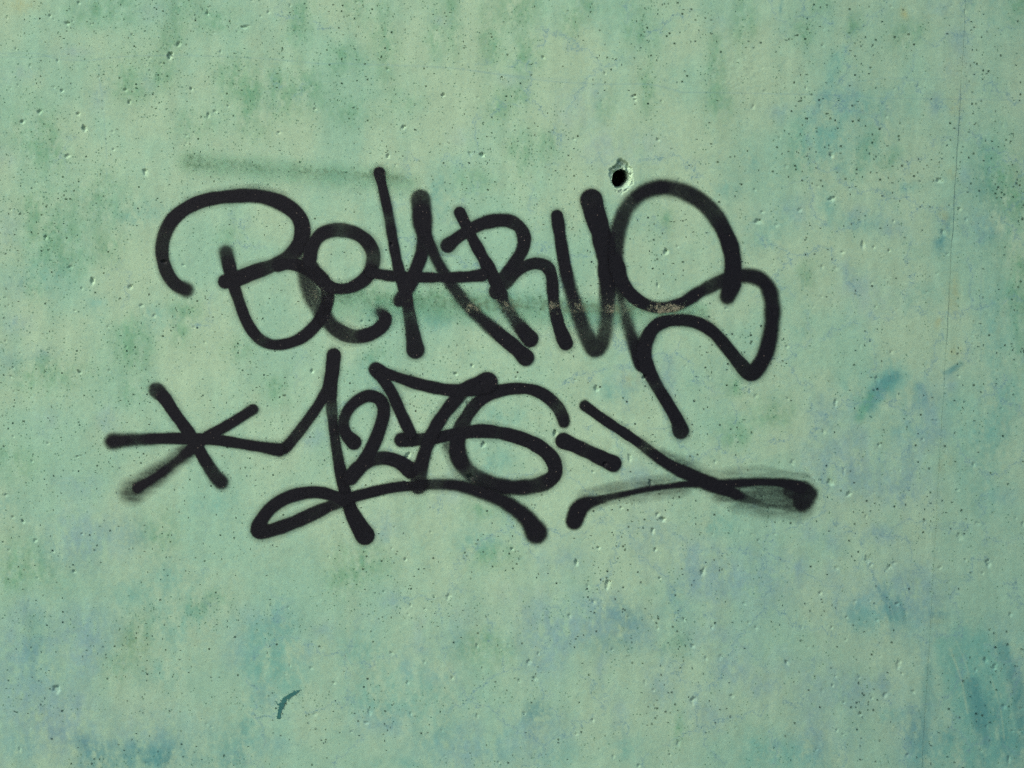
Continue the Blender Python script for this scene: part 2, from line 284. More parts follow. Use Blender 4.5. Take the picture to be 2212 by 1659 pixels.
# ---- pinholes: thousands of tiny cavities in the relief
NP_ = 24000
ppx = RNG.uniform(-16, 2228, NP_); ppy = RNG.uniform(-14, 1674, NP_)
gden = sample(GR, ppx, ppy)
keep = RNG.uniform(0, 1, NP_) < np.clip(0.10 + 0.85 * gden + 1.5 * (fbm(ppx, ppy, 110, 51, 3) - 0.44), 0.03, 1)
ppx, ppy = ppx[keep], ppy[keep]
pdep = 2.2 + 3.5 * RNG.uniform(0, 1, len(ppx))                       # millimetres deep
pins = 0.28 + 0.64 * RNG.uniform(0, 1, len(ppx)) ** 1.4               # share of the grid cell that is open
shp_ = shear(ppx, ppy)
pi = np.clip(np.searchsorted(xs, ppx - shp_), 1, NX - 3); pj = np.clip(np.searchsorted(ys, ppy), 1, NY - 3)
_, uq = np.unique(pj * NX + pi, return_index=True)
pi, pj, pdep, pins = pi[uq], pj[uq], pdep[uq], pins[uq]
u_ = RNG.uniform(0, 1, len(pi)); b2 = u_ < 0.30; b4 = u_ < 0.07
v_ = u_ < 0.18
pins[b2] = 0.94
pi, pj, pdep, pins = (np.concatenate(q) for q in (
    (pi, pi[b2] + (~v_[b2]), pi[b4] + 1, pi[b4] + 1), (pj, pj[b2] + v_[b2], pj[b4], pj[b4] + 1), (pdep, pdep[b2], pdep[b4], pdep[b4]), (pins, pins[b2], pins[b4], pins[b4])))
pi = np.clip(pi, 1, NX - 3); pj = np.clip(pj, 1, NY - 3)
_, uq = np.unique(pj * NX + pi, return_index=True)
pi, pj, pdep, pins = pi[uq], pj[uq], pdep[uq], pins[uq]
ok = (abs(xs[pi] - SEAM0) > 6) & ((abs(xs[pi] - 1341) > 60) | (abs(ys[pj] - 387) > 60))
pi, pj, pdep, pins = pi[ok], pj[ok], pdep[ok], pins[ok]

# ---- strokes drawn over the map: coverage of round dabs along a path
def stroke_cov(paths, win, sm=1.0, fat=0.0, fringe=0.0):
    """paths: list of point lists (x, y, width[, softness[, opacity]])"""
    jj, ii = win
    X = GX[jj, ii]; Y = GY[jj, ii]
    xc = xs[ii]; yc = ys[jj]
    C = np.zeros(X.shape)
    for pts in paths:
        pts = [tuple(p) + (2.4, 1.0)[len(p) - 3:] if len(p) < 5 else tuple(p) for p in pts]
        q = catmull(pts, 1.5)
        n = np.arange(len(q))
        wob = 1 + 0.07 * (vnoise(n * 1.0, n * 0 + pts[0][0], 14, 61) - 0.5) * 2
        if fringe: wob = wob * (0.97 + 0.10 * np.exp(-(np.minimum(n, len(q) - 1 - n) * 1.5 / 15.0) ** 2))
        den = 1 - (0.24 if fringe else 0.0) * np.clip(2.2 * vnoise(n * 1.0, n * 0 + pts[0][1] * 3.1, 34, 62) - 1.1, 0, 1)
        fr = 4 + 11 * vnoise(n * 1.0, n * 0 + pts[0][1] * 1.7, 40, 63)
        for k, (px, py, wd, so, op) in enumerate(q):
            r = (wd + fat) * 0.5 * wob[k]; so = max(so, 1.2) * sm
            rad = r + so + (16 if fringe else 4)
            u = px - float((2086 - 94 * (py / 1659.0) - SEAM0) * max(0, 1 - abs(px - SEAM0) / 600.0))
            a0, a1 = np.searchsorted(xc, [u - rad - 3, u + rad + 3]); b0, b1 = np.searchsorted(yc, [py - rad, py + rad])
            if a1 <= a0 or b1 <= b0: continue
            d = np.hypot(X[b0:b1, a0:a1] - px, Y[b0:b1, a0:a1] - py)
            c = op * den[k] * (1 - sstep(-1, 1, (d - r) / so))
            if fringe: c = np.maximum(c, fringe * (1 - sstep(0, fr[k], d - r)))
            np.maximum(C[b0:b1, a0:a1], c, out=C[b0:b1, a0:a1])
    return C
def path_window(paths, pad=30):
    P = np.array([[p[0], p[1], p[2]] for pts in paths for p in pts])
    m = P[:, 2].max() / 2 + pad
    i0, i1 = np.searchsorted(xs, [P[:, 0].min() - m - 30, P[:, 0].max() + m + 30]); j0, j1 = np.searchsorted(ys, [P[:, 1].min() - m, P[:, 1].max() + m])
    return slice(j0, j1), slice(i0, i1)

# hairlines, brush drags and other marks that belong to the wall's own paint
def tint(paths, colour, strength, pad=10, ragged=0.0):
    wn = path_window(paths, pad)
    c = stroke_cov(paths, wn) * strength
    if ragged:
        X = GX[wn]; Y = GY[wn]
        c = c * np.clip(1 - ragged + ragged * 2 * fbm(X * 1.5, Y * .6, 12, 71, 2), 0, 1)
    PAINT[wn] = PAINT[wn] * (1 - c[..., None]) + np.asarray(colour) * c[..., None]
HL = paintcol(112, 150, 150)
def c3(cx, cy, *pts): return [(cx * CW + a / 3, cy * 553 + b / 3) for a, b in pts]
def hair(pts, wd=2.2, st=.45, colour=HL):
    tint([[(x, y, wd, 1.6) for x, y in pts]], colour, st, 6, 0.5)
hair(c3(0, 0, (0, 345), (250, 348), (360, 380), (560, 392), (760, 370), (1000, 360), (1500, 368), (1900, 395), (2060, 412), (2212, 412)), 2.0, .42)
hair(c3(0, 0, (0, 368), (200, 370), (360, 360)), 2, .4)
hair(c3(1, 0, (0, 412), (400, 425), (700, 440), (900, 465), (1100, 495), (1400, 530), (1700, 545), (2000, 548), (2212, 598)), 2.2, .45)
hair(c3(1, 0, (880, 462), (1150, 492), (1500, 520)), 1.8, .35)
hair(c3(2, 0, (0, 598), (500, 605), (900, 615), (1140, 622), (1250, 636), (1600, 640), (2212, 650)), 2, .42)
hair(c3(2, 0, (1000, 545), (1200, 520), (1350, 505), (1700, 515)), 1.8, .3)
hair(c3(0, 0, (640, 420), (645, 520), (665, 650), (675, 800), (688, 950), (692, 1150)), 2.0, .4)
hair(c3(0, 1, (710, 880), (708, 1150), (740, 1280), (775, 1400), (750, 1659)), 1.8, .3)
hair(c3(2, 1, (1935, 0), (1930, 420), (1935, 680)), 1.8, .35)
hair(c3(2, 0, (1925, 700), (1925, 1300)), 1.8, .28)
tint([[(2010 - 4, 1445, 20, 7), (2003, 1520, 24, 8), (1996, 1600, 26, 8), (1990, 1665, 26, 8)]], PAL['D'], .4, 20, .6)
for k, (a, b, wd, stg, cc) in enumerate([((2040, 1395), (2100, 1660), 38, .62, 'T'), ((2075, 1370), (2150, 1660), 40, .62, 'T'), ((2120, 1380), (2190, 1620), 34, .6, 'T'),
        ((2165, 1400), (2212, 1560), 30, .6, 'D'), ((2052, 1400), (2090, 1540), 5, .5, 'P'), ((2066, 1385), (2100, 1500), 4, .4, 'P'), ((2140, 1460), (2170, 1600), 4, .35, 'P'),
        ((2100, 1480), (2125, 1600), 34, .68, 'D')]):
    mx, my = (a[0] + b[0]) / 2 + 6, (a[1] + b[1]) / 2
    tint([[(a[0], a[1], wd, wd * .3), (mx, my, wd, wd * .3), (b[0], b[1], wd * .8, wd * .3)]], PAL[cc], stg, 20, .6)
tint([[(1868, 885, 34, 16), (1900, 842, 46, 18), (1945, 815, 34, 16)]], PAL['T'], .55, 30, .5)
tint([[(1876, 880, 18, 7), (1890, 850, 24, 7), (1908, 828, 26, 8), (1936, 812, 18, 9)]], PAL['D'], .62, 20, .45)
tint([[(1856, 905, 16, 7), (1868, 880, 20, 7), (1882, 856, 18, 7)]], paintcol(96, 158, 124), .5, 20, .4)
tint([[(1985, 832, 10, 5), (1998, 860, 22, 9), (2010, 905, 26, 10), (2016, 940, 22, 10)]], PAL['B'], .32, 20, .5)
tint([[(2040, 806, 8, 3), (2062, 795, 12, 4), (2078, 786, 8, 4)]], PAL['D'], .5, 12, .4)
for a, b in (((1898, 1270), (1925, 1340)), ((1912, 1285), (1938, 1338)), ((1940, 1290), (1955, 1340))):
    tint([[(a[0], a[1], 7, 2), ((a[0] + b[0]) / 2 + 3, (a[1] + b[1]) / 2, 8, 2), (b[0], b[1], 8, 2)]], PAL['D'], .4, 10, .5)

# ---- the drilled hole with its chipped crater
HX, HY, HR = 1342.0, 387.0, 21.0
HS = 46.0
def crater(X, Y):
    dx = X - HX; dy = Y - HY
    r = np.hypot(dx, dy * 0.93); th = np.arctan2(dy, dx)
    up = np.clip(-np.sin(th), 0, 1)
    outer = 22.8 + 16 * up ** 1.6 + 4.5 * np.clip(np.sin(th), 0, 1) + 10 * (vnoise(np.cos(th) * 40 + 200, np.sin(th) * 40 + 200, 11, 81) - .45) + 4 * (vnoise(np.cos(th) * 40, np.sin(th) * 40, 4, 82) - .5)
    outer = np.maximum(outer, HR + 1.8)
    t = np.clip((outer - r) / (outer - HR), 0, 1)
    dep = (0.7 + 4.2 * up) * sstep(0.0, 0.30, t) + 0.6 * t
    dep = dep * (0.35 + 1.2 * vnoise(X, Y, 6.0, 83)) + (t > 0) * 1.3 * (vnoise(X, Y, 2.6, 84) - 0.5) * sstep(0, .3, t)
    return dep, t
jj, ii = window(HX, HY, 60, 60)
dep, tcr = crater(GX[jj, ii], GY[jj, ii])
H[jj, ii] -= dep
pale = paintcol(176, 203, 178)
f = (0.28 * sstep(0.05, .6, tcr) * vnoise(GX[jj, ii], GY[jj, ii], 6, 85))[..., None]
PAINT[jj, ii] = PAINT[jj, ii] * (1 - f) + pale * f

# ---- broad bow added to the wall: turning away, its far right and foot darken
def bow(X, Y):
    bx = np.clip(X - 1150, 0, 1400) / 1000.0
    by = np.clip(Y - 900, 0, 1100) / 1000.0
    return -(66.0 * bx ** 2 + 24.0 * by ** 2)          # millimetres
H += bow(GX, GY)

BOWM = -0.001 * bow(GX, GY)
POSX = wx(GX) * (1 + BOWM / 2.55); POSZ = ZC + (wz(GY) - ZC) * (1 + BOWM / 2.55)
def posy(Hm): return -Hm * 0.001

# ------------------------------------------------------------------ mesh helpers
def make_mesh(name, verts, quads, attrs=None):
    me = bpy.data.meshes.new(name)
    verts = np.ascontiguousarray(verts, np.float32); quads = np.ascontiguousarray(quads, np.int32)
    nv, nq = len(verts), len(quads)
    me.vertices.add(nv); me.vertices.foreach_set("co", verts.ravel())
    me.loops.add(nq * 4); me.loops.foreach_set("vertex_index", quads.ravel())
    me.polygons.add(nq); me.polygons.foreach_set("loop_start", np.arange(0, nq * 4, 4, dtype=np.int32))
    me.update(calc_edges=True)
    for k, a in (attrs or {}).items():
        a = np.ascontiguousarray(a, np.float32)
        if a.ndim == 2:
            at = me.attributes.new(k, 'FLOAT_COLOR', 'POINT'); at.data.foreach_set("color", a.ravel())
        else:
            at = me.attributes.new(k, 'FLOAT', 'POINT'); at.data.foreach_set("value", a)
    return me
def link(name, me, mat=None, parent=None, loc=None):
    o = bpy.data.objects.new(name, me)
    COL.objects.link(o)
    if mat and me: me.materials.append(mat)
    if parent: o.parent = parent
    if loc is not None: o.location = loc
    return o
def tag(o, label, cat, group=None, kind=None):
    o['label'] = label
    if cat: o['category'] = cat
    if group: o['group'] = group
    if kind: o['kind'] = kind
    return o

# ------------------------------------------------------------------ materials
class N:
    def __init__(s, mat): s.t = mat.node_tree; s.n = s.t.nodes; s.l = s.t.links
    def new(s, typ, **kw):
        nd = s.n.new(typ)
        for k, v in kw.items():
            if k.startswith('i_'):
                key = k[2:]
                nd.inputs[int(key) if key.isdigit() else key].default_value = v
            else: setattr(nd, k, v)
        return nd
    def link(s, a, b): s.l.new(a, b)
    def math(s, op, a, b=None, c=None, clamp=False):
        nd = s.new("ShaderNodeMath", operation=op, use_clamp=clamp)
        for i, v in enumerate((a, b, c)):
            if v is None: continue
            if isinstance(v, (int, float)): nd.inputs[i].default_value = v
            else: s.link(v, nd.inputs[i])
        return nd.outputs[0]
    def mix(s, fac, a, b, blend='MIX'):
        nd = s.new("ShaderNodeMix", data_type='RGBA', blend_type=blend)
        for v, i in ((fac, 0), (a, 6), (b, 7)):
            if isinstance(v, (int, float)): nd.inputs[i].default_value = v
            elif isinstance(v, tuple): nd.inputs[i].default_value = v
            else: s.link(v, nd.inputs[i])
        return nd.outputs[2]
    def ramp(s, v, a, b):
        nd = s.new("ShaderNodeMapRange", interpolation_type='SMOOTHSTEP')
        s.link(v, nd.inputs[0]); nd.inputs[1].default_value = a; nd.inputs[2].default_value = b
        return nd.outputs[0]
def rgba(c, a=1.0): return (float(c[0]), float(c[1]), float(c[2]), a)
def base_mat(name):
    m = bpy.data.materials.new(name); m.use_nodes = True
    n = N(m); n.n.clear()
    out = n.new("ShaderNodeOutputMaterial"); bs = n.new("ShaderNodeBsdfPrincipled")
    return m, n, out, bs

def wall_material():
    m, n, out, bs = base_mat("painted_concrete")
    geo = n.new("ShaderNodeNewGeometry")
    pos = geo.outputs["Position"]
    col = n.new("ShaderNodeAttribute", attribute_name="paint").outputs["Color"]
    grn = n.new("ShaderNodeAttribute", attribute_name="green").outputs["Fac"]
    # fine grain of the roller coat
    g1 = n.new("ShaderNodeTexNoise", i_Scale=620.0, i_Detail=1.0); n.link(pos, g1.inputs["Vector"])
    g2 = n.new("ShaderNodeTexNoise", i_Scale=90.0, i_Detail=2.0); n.link(pos, g2.inputs["Vector"])
    v = n.math('ADD', n.math('MULTIPLY', n.math('SUBTRACT', g1.outputs["Fac"], 0.5), 0.16), n.math('ADD', n.math('MULTIPLY', n.math('SUBTRACT', g2.outputs["Fac"], 0.5), 0.18), 1.0))
    vm = n.new("ShaderNodeVectorMath", operation='SCALE'); n.link(col, vm.inputs[0]); n.link(v, vm.inputs[3])
    col = vm.outputs[0]
    # hue flicker: slightly blue and slightly warm grains
    g3 = n.new("ShaderNodeTexNoise", i_Scale=240.0, i_Detail=1.0); n.link(pos, g3.inputs["Vector"])
    hb = n.ramp(g3.outputs["Fac"], 0.52, 0.72)
    col = n.mix(n.math('MULTIPLY', hb, 0.22), col, rgba(paintcol(120, 168, 160)))
    hw = n.ramp(g3.outputs["Fac"], 0.46, 0.28)
    col = n.mix(n.math('MULTIPLY', hw, 0.18), col, rgba(paintcol(164, 182, 146)))
    # dark green specks, thickest in the green clouds
    vo = n.new("ShaderNodeTexVoronoi", feature='F1', i_Scale=210.0, i_Randomness=1.0); n.link(pos, vo.inputs["Vector"])
    sep = n.new("ShaderNodeSeparateColor"); n.link(vo.outputs["Color"], sep.inputs[0])
    dot = n.math('LESS_THAN', vo.outputs["Distance"], n.math('ADD', n.math('MULTIPLY', sep.outputs[0], 0.20), 0.10))
    few = n.math('GREATER_THAN', n.math('ADD', n.math('MULTIPLY', grn, 0.55), sep.outputs[1]), 0.84)
    sp = n.math('MULTIPLY', dot, few)
    col = n.mix(n.math('MULTIPLY', sp, 0.66), col, rgba(paintcol(50, 98, 70)))
    # craze cracks, bluish, only here and there
    sx = n.new("ShaderNodeSeparateXYZ"); n.link(pos, sx.inputs[0])
    cx = n.new("ShaderNodeCombineXYZ"); n.link(sx.outputs[0], cx.inputs[0]); n.link(sx.outputs[2], cx.inputs[1])
    dn = n.new("ShaderNodeTexNoise", i_Scale=22.0, i_Detail=4.0, i_Roughness=0.75); n.link(cx.outputs[0], dn.inputs["Vector"])
    dv = n.new("ShaderNodeVectorMath", operation='MULTIPLY_ADD'); n.link(dn.outputs["Color"], dv.inputs[0]); dv.inputs[1].default_value = (0.10, 0.10, 0); n.link(cx.outputs[0], dv.inputs[2])
    ve = n.new("ShaderNodeTexVoronoi", feature='DISTANCE_TO_EDGE', voronoi_dimensions='2D', i_Scale=8.5); n.link(dv.outputs[0], ve.inputs["Vector"])
    line = n.ramp(ve.outputs["Distance"], 0.013, 0.003)
    halo = n.ramp(ve.outputs["Distance"], 0.085, 0.0)
    mk = n.new("ShaderNodeTexNoise", i_Scale=4.2, i_Detail=2.0); n.link(cx.outputs[0], mk.inputs["Vector"])
    where = n.math('ADD', mk.outputs["Fac"], n.math('ADD', n.math('MULTIPLY', sx.outputs[0], 0.16), n.math('MULTIPLY', n.math('SUBTRACT', sx.outputs[2], ZC), -0.08)))
    mk2 = n.new("ShaderNodeTexNoise", i_Scale=26.0, i_Detail=1.0); n.link(cx.outputs[0], mk2.inputs["Vector"])
    mask = n.math('MULTIPLY', n.ramp(where, 0.43, 0.55), n.ramp(mk2.outputs["Fac"], 0.36, 0.52))
    crk = n.math('MULTIPLY', line, mask)
    col = n.mix(n.math('MULTIPLY', n.math('MULTIPLY', halo, mask), 0.16), col, rgba(paintcol(128, 162, 162)))
    col = n.mix(n.math('MULTIPLY', crk, 0.62), col, rgba(paintcol(100, 140, 144)))
    n.link(col, bs.inputs["Base Color"])
    bs.inputs["Roughness"].default_value = 0.72
    bs.inputs["Specular IOR Level"].default_value = 0.25
    b1 = n.new("ShaderNodeTexNoise", i_Scale=300.0, i_Detail=2.0, i_Roughness=0.5); n.link(pos, b1.inputs["Vector"])
    bp = n.new("ShaderNodeBump", i_Strength=0.28, i_Distance=0.0006); n.link(b1.outputs["Fac"], bp.inputs["Height"])
    n.link(bp.outputs[0], bs.inputs["Normal"])
    n.link(bs.outputs[0], out.inputs[0])
    return m

def ink_material():
    m, n, out, bs = base_mat("black_spray_paint")
    pos = n.new("ShaderNodeNewGeometry").outputs["Position"]
    ink = n.new("ShaderNodeAttribute", attribute_name="ink").outputs["Fac"]
    g1 = n.new("ShaderNodeTexNoise", i_Scale=800.0, i_Detail=2.0); n.link(pos, g1.inputs["Vector"])
    g2 = n.new("ShaderNodeTexNoise", i_Scale=260.0, i_Detail=3.0); n.link(pos, g2.inputs["Vector"])
    j = n.math('ADD', n.math('MULTIPLY', n.math('SUBTRACT', g1.outputs["Fac"], 0.5), 1.3), n.math('MULTIPLY', n.math('SUBTRACT', g2.outputs["Fac"], 0.5), 0.35))
    edge = n.math('MULTIPLY', n.math('MULTIPLY', ink, n.math('SUBTRACT', 1.04, ink)), 2.6)
    a = n.math('MULTIPLY', n.math('ADD', ink, n.math('MULTIPLY', j, edge)), 1.06, clamp=True)
    # a pinprick here and there that the spray did not reach
    vo = n.new("ShaderNodeTexVoronoi", feature='F1', i_Scale=190.0); n.link(pos, vo.inputs["Vector"])
    sep = n.new("ShaderNodeSeparateColor"); n.link(vo.outputs["Color"], sep.inputs[0])
    prick = n.math('MULTIPLY', n.math('LESS_THAN', vo.outputs["Distance"], 0.15), n.math('GREATER_THAN', sep.outputs[0], 0.87))
    c = n.mix(g2.outputs["Fac"], rgba(lin((14, 14, 19)) / ILLUM), rgba(lin((24, 25, 30)) / ILLUM))
    c = n.mix(n.math('MULTIPLY', prick, 0.6), c, rgba(lin((128, 116, 104)) / ILLUM))
    n.link(c, bs.inputs["Base Color"])
    bs.inputs["Roughness"].default_value = 0.60
    bs.inputs["Specular IOR Level"].default_value = 0.15
    b1 = n.new("ShaderNodeTexNoise", i_Scale=300.0, i_Detail=2.0, i_Roughness=0.5); n.link(pos, b1.inputs["Vector"])
    bp = n.new("ShaderNodeBump", i_Strength=0.5, i_Distance=0.0006); n.link(b1.outputs["Fac"], bp.inputs["Height"])
    n.link(bp.outputs[0], bs.inputs["Normal"])
    n.link(a, bs.inputs["Alpha"])
    n.link(bs.outputs[0], out.inputs[0])
    return m

def stripe_material():
    m, n, out, bs = base_mat("worn_stripe_paint")
    pos = n.new("ShaderNodeNewGeometry").outputs["Position"]
    halo = n.new("ShaderNodeAttribute", attribute_name="halo").outputs["Fac"]
    spk = n.new("ShaderNodeAttribute", attribute_name="speck").outputs["Fac"]
    tan = n.new("ShaderNodeAttribute", attribute_name="tan").outputs["Fac"]
    g1 = n.new("ShaderNodeTexNoise", i_Scale=820.0, i_Detail=2.0, i_Roughness=0.7); n.link(pos, g1.inputs["Vector"])
    g2 = n.new("ShaderNodeTexNoise", i_Scale=130.0, i_Detail=2.0); n.link(pos, g2.inputs["Vector"])
    v = n.math('ADD', g1.outputs["Fac"], n.math('ADD', n.math('MULTIPLY', n.math('SUBTRACT', g2.outputs["Fac"], 0.5), 0.55), n.math('MULTIPLY', spk, 0.36)))
    s = n.math('MULTIPLY', n.ramp(v, 0.79, 0.87), n.ramp(spk, 0.03, 0.25))
    hl = n.math('MULTIPLY', halo, 0.25)
    alpha = n.math('MAXIMUM', n.math('MULTIPLY', s, n.math('ADD', n.math('MULTIPLY', tan, 0.38), 0.44)), hl)
    spc = n.mix(tan, rgba(paintcol(70, 116, 80)), rgba(paintcol(146, 140, 116)))
    c = n.mix(s, rgba(paintcol(96, 164, 128)), spc)
    n.link(c, bs.inputs["Base Color"]); n.link(alpha, bs.inputs["Alpha"])
    bs.inputs["Roughness"].default_value = 0.8
    bs.inputs["Specular IOR Level"].default_value = 0.2
    n.link(bs.outputs[0], out.inputs[0])
    return m

def smear_material():
    m, n, out, bs = base_mat("teal_brush_paint")
    pos = n.new("ShaderNodeNewGeometry").outputs["Position"]
    ink = n.new("ShaderNodeAttribute", attribute_name="ink").outputs["Fac"]
    g1 = n.new("ShaderNodeTexNoise", i_Scale=420.0, i_Detail=3.0); n.link(pos, g1.inputs["Vector"])
    a = n.ramp(n.math('ADD', ink, n.math('MULTIPLY', n.math('SUBTRACT', g1.outputs["Fac"], 0.5), 2.8)), 0.36, 0.66)
    c = n.mix(g1.outputs["Fac"], rgba(paintcol(28, 88, 84)), rgba(paintcol(58, 118, 110)))
    n.link(c, bs.inputs["Base Color"]); n.link(a, bs.inputs["Alpha"])
    bs.inputs["Roughness"].default_value = 0.6
    n.link(bs.outputs[0], out.inputs[0])
    return m

def ground_material():
    m, n, out, bs = base_mat("asphalt")
    pos = n.new("ShaderNodeNewGeometry").outputs["Position"]
    g1 = n.new("ShaderNodeTexNoise", i_Scale=180.0, i_Detail=4.0); n.link(pos, g1.inputs["Vector"])
    c = n.mix(g1.outputs["Fac"], (0.035, 0.035, 0.037, 1), (0.085, 0.083, 0.08, 1))
    n.link(c, bs.inputs["Base Color"]); bs.inputs["Roughness"].default_value = 0.9
    n.link(bs.outputs[0], out.inputs[0])
    return m
M_WALL, M_INK, M_STRIPE, M_SMEAR, M_GROUND = wall_material(), ink_material(), stripe_material(), smear_material(), ground_material()

# ------------------------------------------------------------------ ground
gme = make_mesh("ground", [(-250, -250, 0), (250, -250, 0), (250, 250, 0), (-250, 250, 0)], [(0, 1, 2, 3)])
g = link("ground", gme, M_GROUND); tag(g, "dark asphalt ground at the foot of the wall", None, kind="structure")

# ------------------------------------------------------------------ the wall: two cast sheets that meet at the joint
wall = link("concrete_wall", None)
wall.location = (0, 0, 0)
tag(wall, "pale green painted concrete wall, pitted and mottled with blue and green stains", "wall", kind="thing")
BACK = 0.25
hi0, hi1 = np.searchsorted(xs, [HX - HS, HX + HS]); hj0, hj1 = np.searchsorted(ys, [HY - HS, HY + HS])   # vertex block round the hole
def build_panel(c0, c1, extra, gap, hole):
    Hs = H[:, c0:c1] + (HR_extra[:, c0:c1] if extra else 0)
    nx = c1 - c0
    X = POSX[:, c0:c1].copy()
    X[:, 0 if extra else -1] += gap
    V = np.stack([X, posy(Hs), POSZ[:, c0:c1]], -1).reshape(-1, 3)
    P4 = np.concatenate([PAINT[:, c0:c1], np.ones((NY, nx, 1), np.float32)], -1).reshape(-1, 4)
    Gn = GREEN[:, c0:c1].reshape(-1)
    idx = np.arange(NY * nx).reshape(NY, nx)
    keepc = np.ones((NY - 1, nx - 1), bool)
    if hole: keepc[hj0:hj1 - 1, hi0:hi1 - 1] = False
    pm = (pi >= c0) & (pi < c1 - 1)
    qi, qj, qd, qs = pi[pm] - c0, pj[pm], pdep[pm], pins[pm]
    keepc[qj, qi] = False
    a = idx[:-1, :-1][keepc]; b = idx[:-1, 1:][keepc]; c = idx[1:, 1:][keepc]; d = idx[1:, :-1][keepc]
    Q = [np.stack([a, d, c, b], -1)]
    # pinholes: a small mouth in the cell, straight sides, a floor
    if len(qi):
        oc = np.stack([idx[qj, qi], idx[qj + 1, qi], idx[qj + 1, qi + 1], idx[qj, qi + 1]], 1)      # outer corners, (n,4)
        cv = V[oc]; cen = cv.mean(1, keepdims=True)
        jit = RNG.uniform(0.75, 1.15, (len(qi), 4, 1))
        rim = cen + (cv - cen) * np.minimum(qs[:, None, None] * jit, 0.96)
        rim[..., 1] = cen[..., 1]
        bot = cen + (rim - cen) * 0.8; bot[..., 1] = rim[..., 1] + qd[:, None] * 0.001
        n1 = len(V); nq = len(qi)
        V = np.vstack([V, rim.reshape(-1, 3), rim.reshape(-1, 3), bot.reshape(-1, 3)])
        pc = P4[oc[:, 0]].repeat(4, 0); P4 = np.vstack([P4, pc, pc, pc]); Gn = np.concatenate([Gn, np.zeros(nq * 12, np.float32)])
        ri = n1 + np.arange(nq * 4).reshape(nq, 4); rd = ri + nq * 4; bi = rd + nq * 4
        for k in range(4):
            k2 = (k + 1) % 4
            Q.append(np.stack([oc[:, k], oc[:, k2], ri[:, k2], ri[:, k]], -1))
            Q.append(np.stack([rd[:, k], rd[:, k2], bi[:, k2], bi[:, k]], -1))
        Q.append(bi)
    # rim returns to the back face
    loop = np.concatenate([idx[0, :], idx[1:, -1], idx[-1, -2::-1], idx[-2:0:-1, 0]])
    bv = V[loop].copy(); bv[:, 1] = BACK
    nf = len(V); n0 = nf + len(loop)
    V = np.vstack([V, V[loop], bv]); P4 = np.vstack([P4, P4[loop], P4[loop]]); Gn = np.concatenate([Gn, Gn[loop], Gn[loop]])
    k = np.arange(len(loop)); k2 = (k + 1) % len(loop)
    Q.append(np.stack([nf + k, nf + k2, n0 + k2, n0 + k], -1))
    corners = [0, nx - 1, nx - 1 + NY - 1, 2 * (nx - 1) + NY - 1]
    Q.append(np.array([[n0 + corners[0], n0 + corners[1], n0 + corners[2], n0 + corners[3]]]))
    if hole:
        blk = idx[hj0:hj1, hi0:hi1]
        lp = np.concatenate([blk[0, :], blk[1:, -1], blk[-1, -2::-1], blk[-2:0:-1, 0]])
        lx = GX[:, c0:c1].reshape(-1)[lp]; ly = GY[:, c0:c1].reshape(-1)[lp]
        ang = np.arctan2(ly - HY, lx - HX)
        rim = HR * (1 + 0.025 * np.sin(3 * ang + 1) + 0.02 * np.sin(7 * ang))
        NR = 26
        rings = [lp]
        for t in range(1, NR + 1):
            f = (t / NR) ** 0.85
            X2 = lx * (1 - f) + (HX + np.cos(ang) * rim) * f; Y2 = ly * (1 - f) + (HY + np.sin(ang) * rim * 1.05) * f
            dp, tc = crater(X2, Y2)
            # undisturbed relief at these points, without crater
            g_ = max(0.0, 1 - 3.0 * f)
            hl_ = Hs.reshape(-1)[lp] - bow(lx, ly); hl_ = np.clip(hl_, np.median(hl_) - .25, np.median(hl_) + .25)
            base = np.median(hl_) * (1 - g_) + hl_ * g_ + bow(X2, Y2)
            hh = base - dp
            pc = sample(R, X2, Y2)
            ff = (0.28 * sstep(0.05, .6, tc) * vnoise(X2, Y2, 6, 85))[:, None]
            pc = pc * (1 - ff) + pale * ff
            n1 = len(V)
            bm = -0.001 * bow(X2, Y2)
            V = np.vstack([V, np.stack([wx(X2) * (1 + bm / 2.55), posy(hh), ZC + (wz(Y2) - ZC) * (1 + bm / 2.55)], -1)])
            P4 = np.vstack([P4, np.concatenate([pc, np.ones((len(lp), 1))], -1)]); Gn = np.concatenate([Gn, np.zeros(len(lp))])
            cur = np.arange(n1, n1 + len(lp)); prev = rings[-1]
            kk = np.arange(len(lp)); k2 = (kk + 1) % len(lp)
            Q.append(np.stack([prev[kk], cur[kk], cur[k2], prev[k2]], -1))
            rings.append(cur)
        build_panel.rim = (V[rings[-1]].copy(), P4[rings[-1]].copy())
    return make_mesh("wall_panel", V, np.concatenate(Q), dict(paint=P4, green=Gn))
p1 = link("wall_panel", build_panel(0, KS + 1, False, -0.00018, True), M_WALL, wall)
p1['label'] = "broad pitted wall sheet carrying the lettering"
p2 = link("wall_panel", build_panel(KS, NX, True, 0.00018, False), M_WALL, wall)
p2['label'] = "narrow strip of wall beyond the upright joint line"
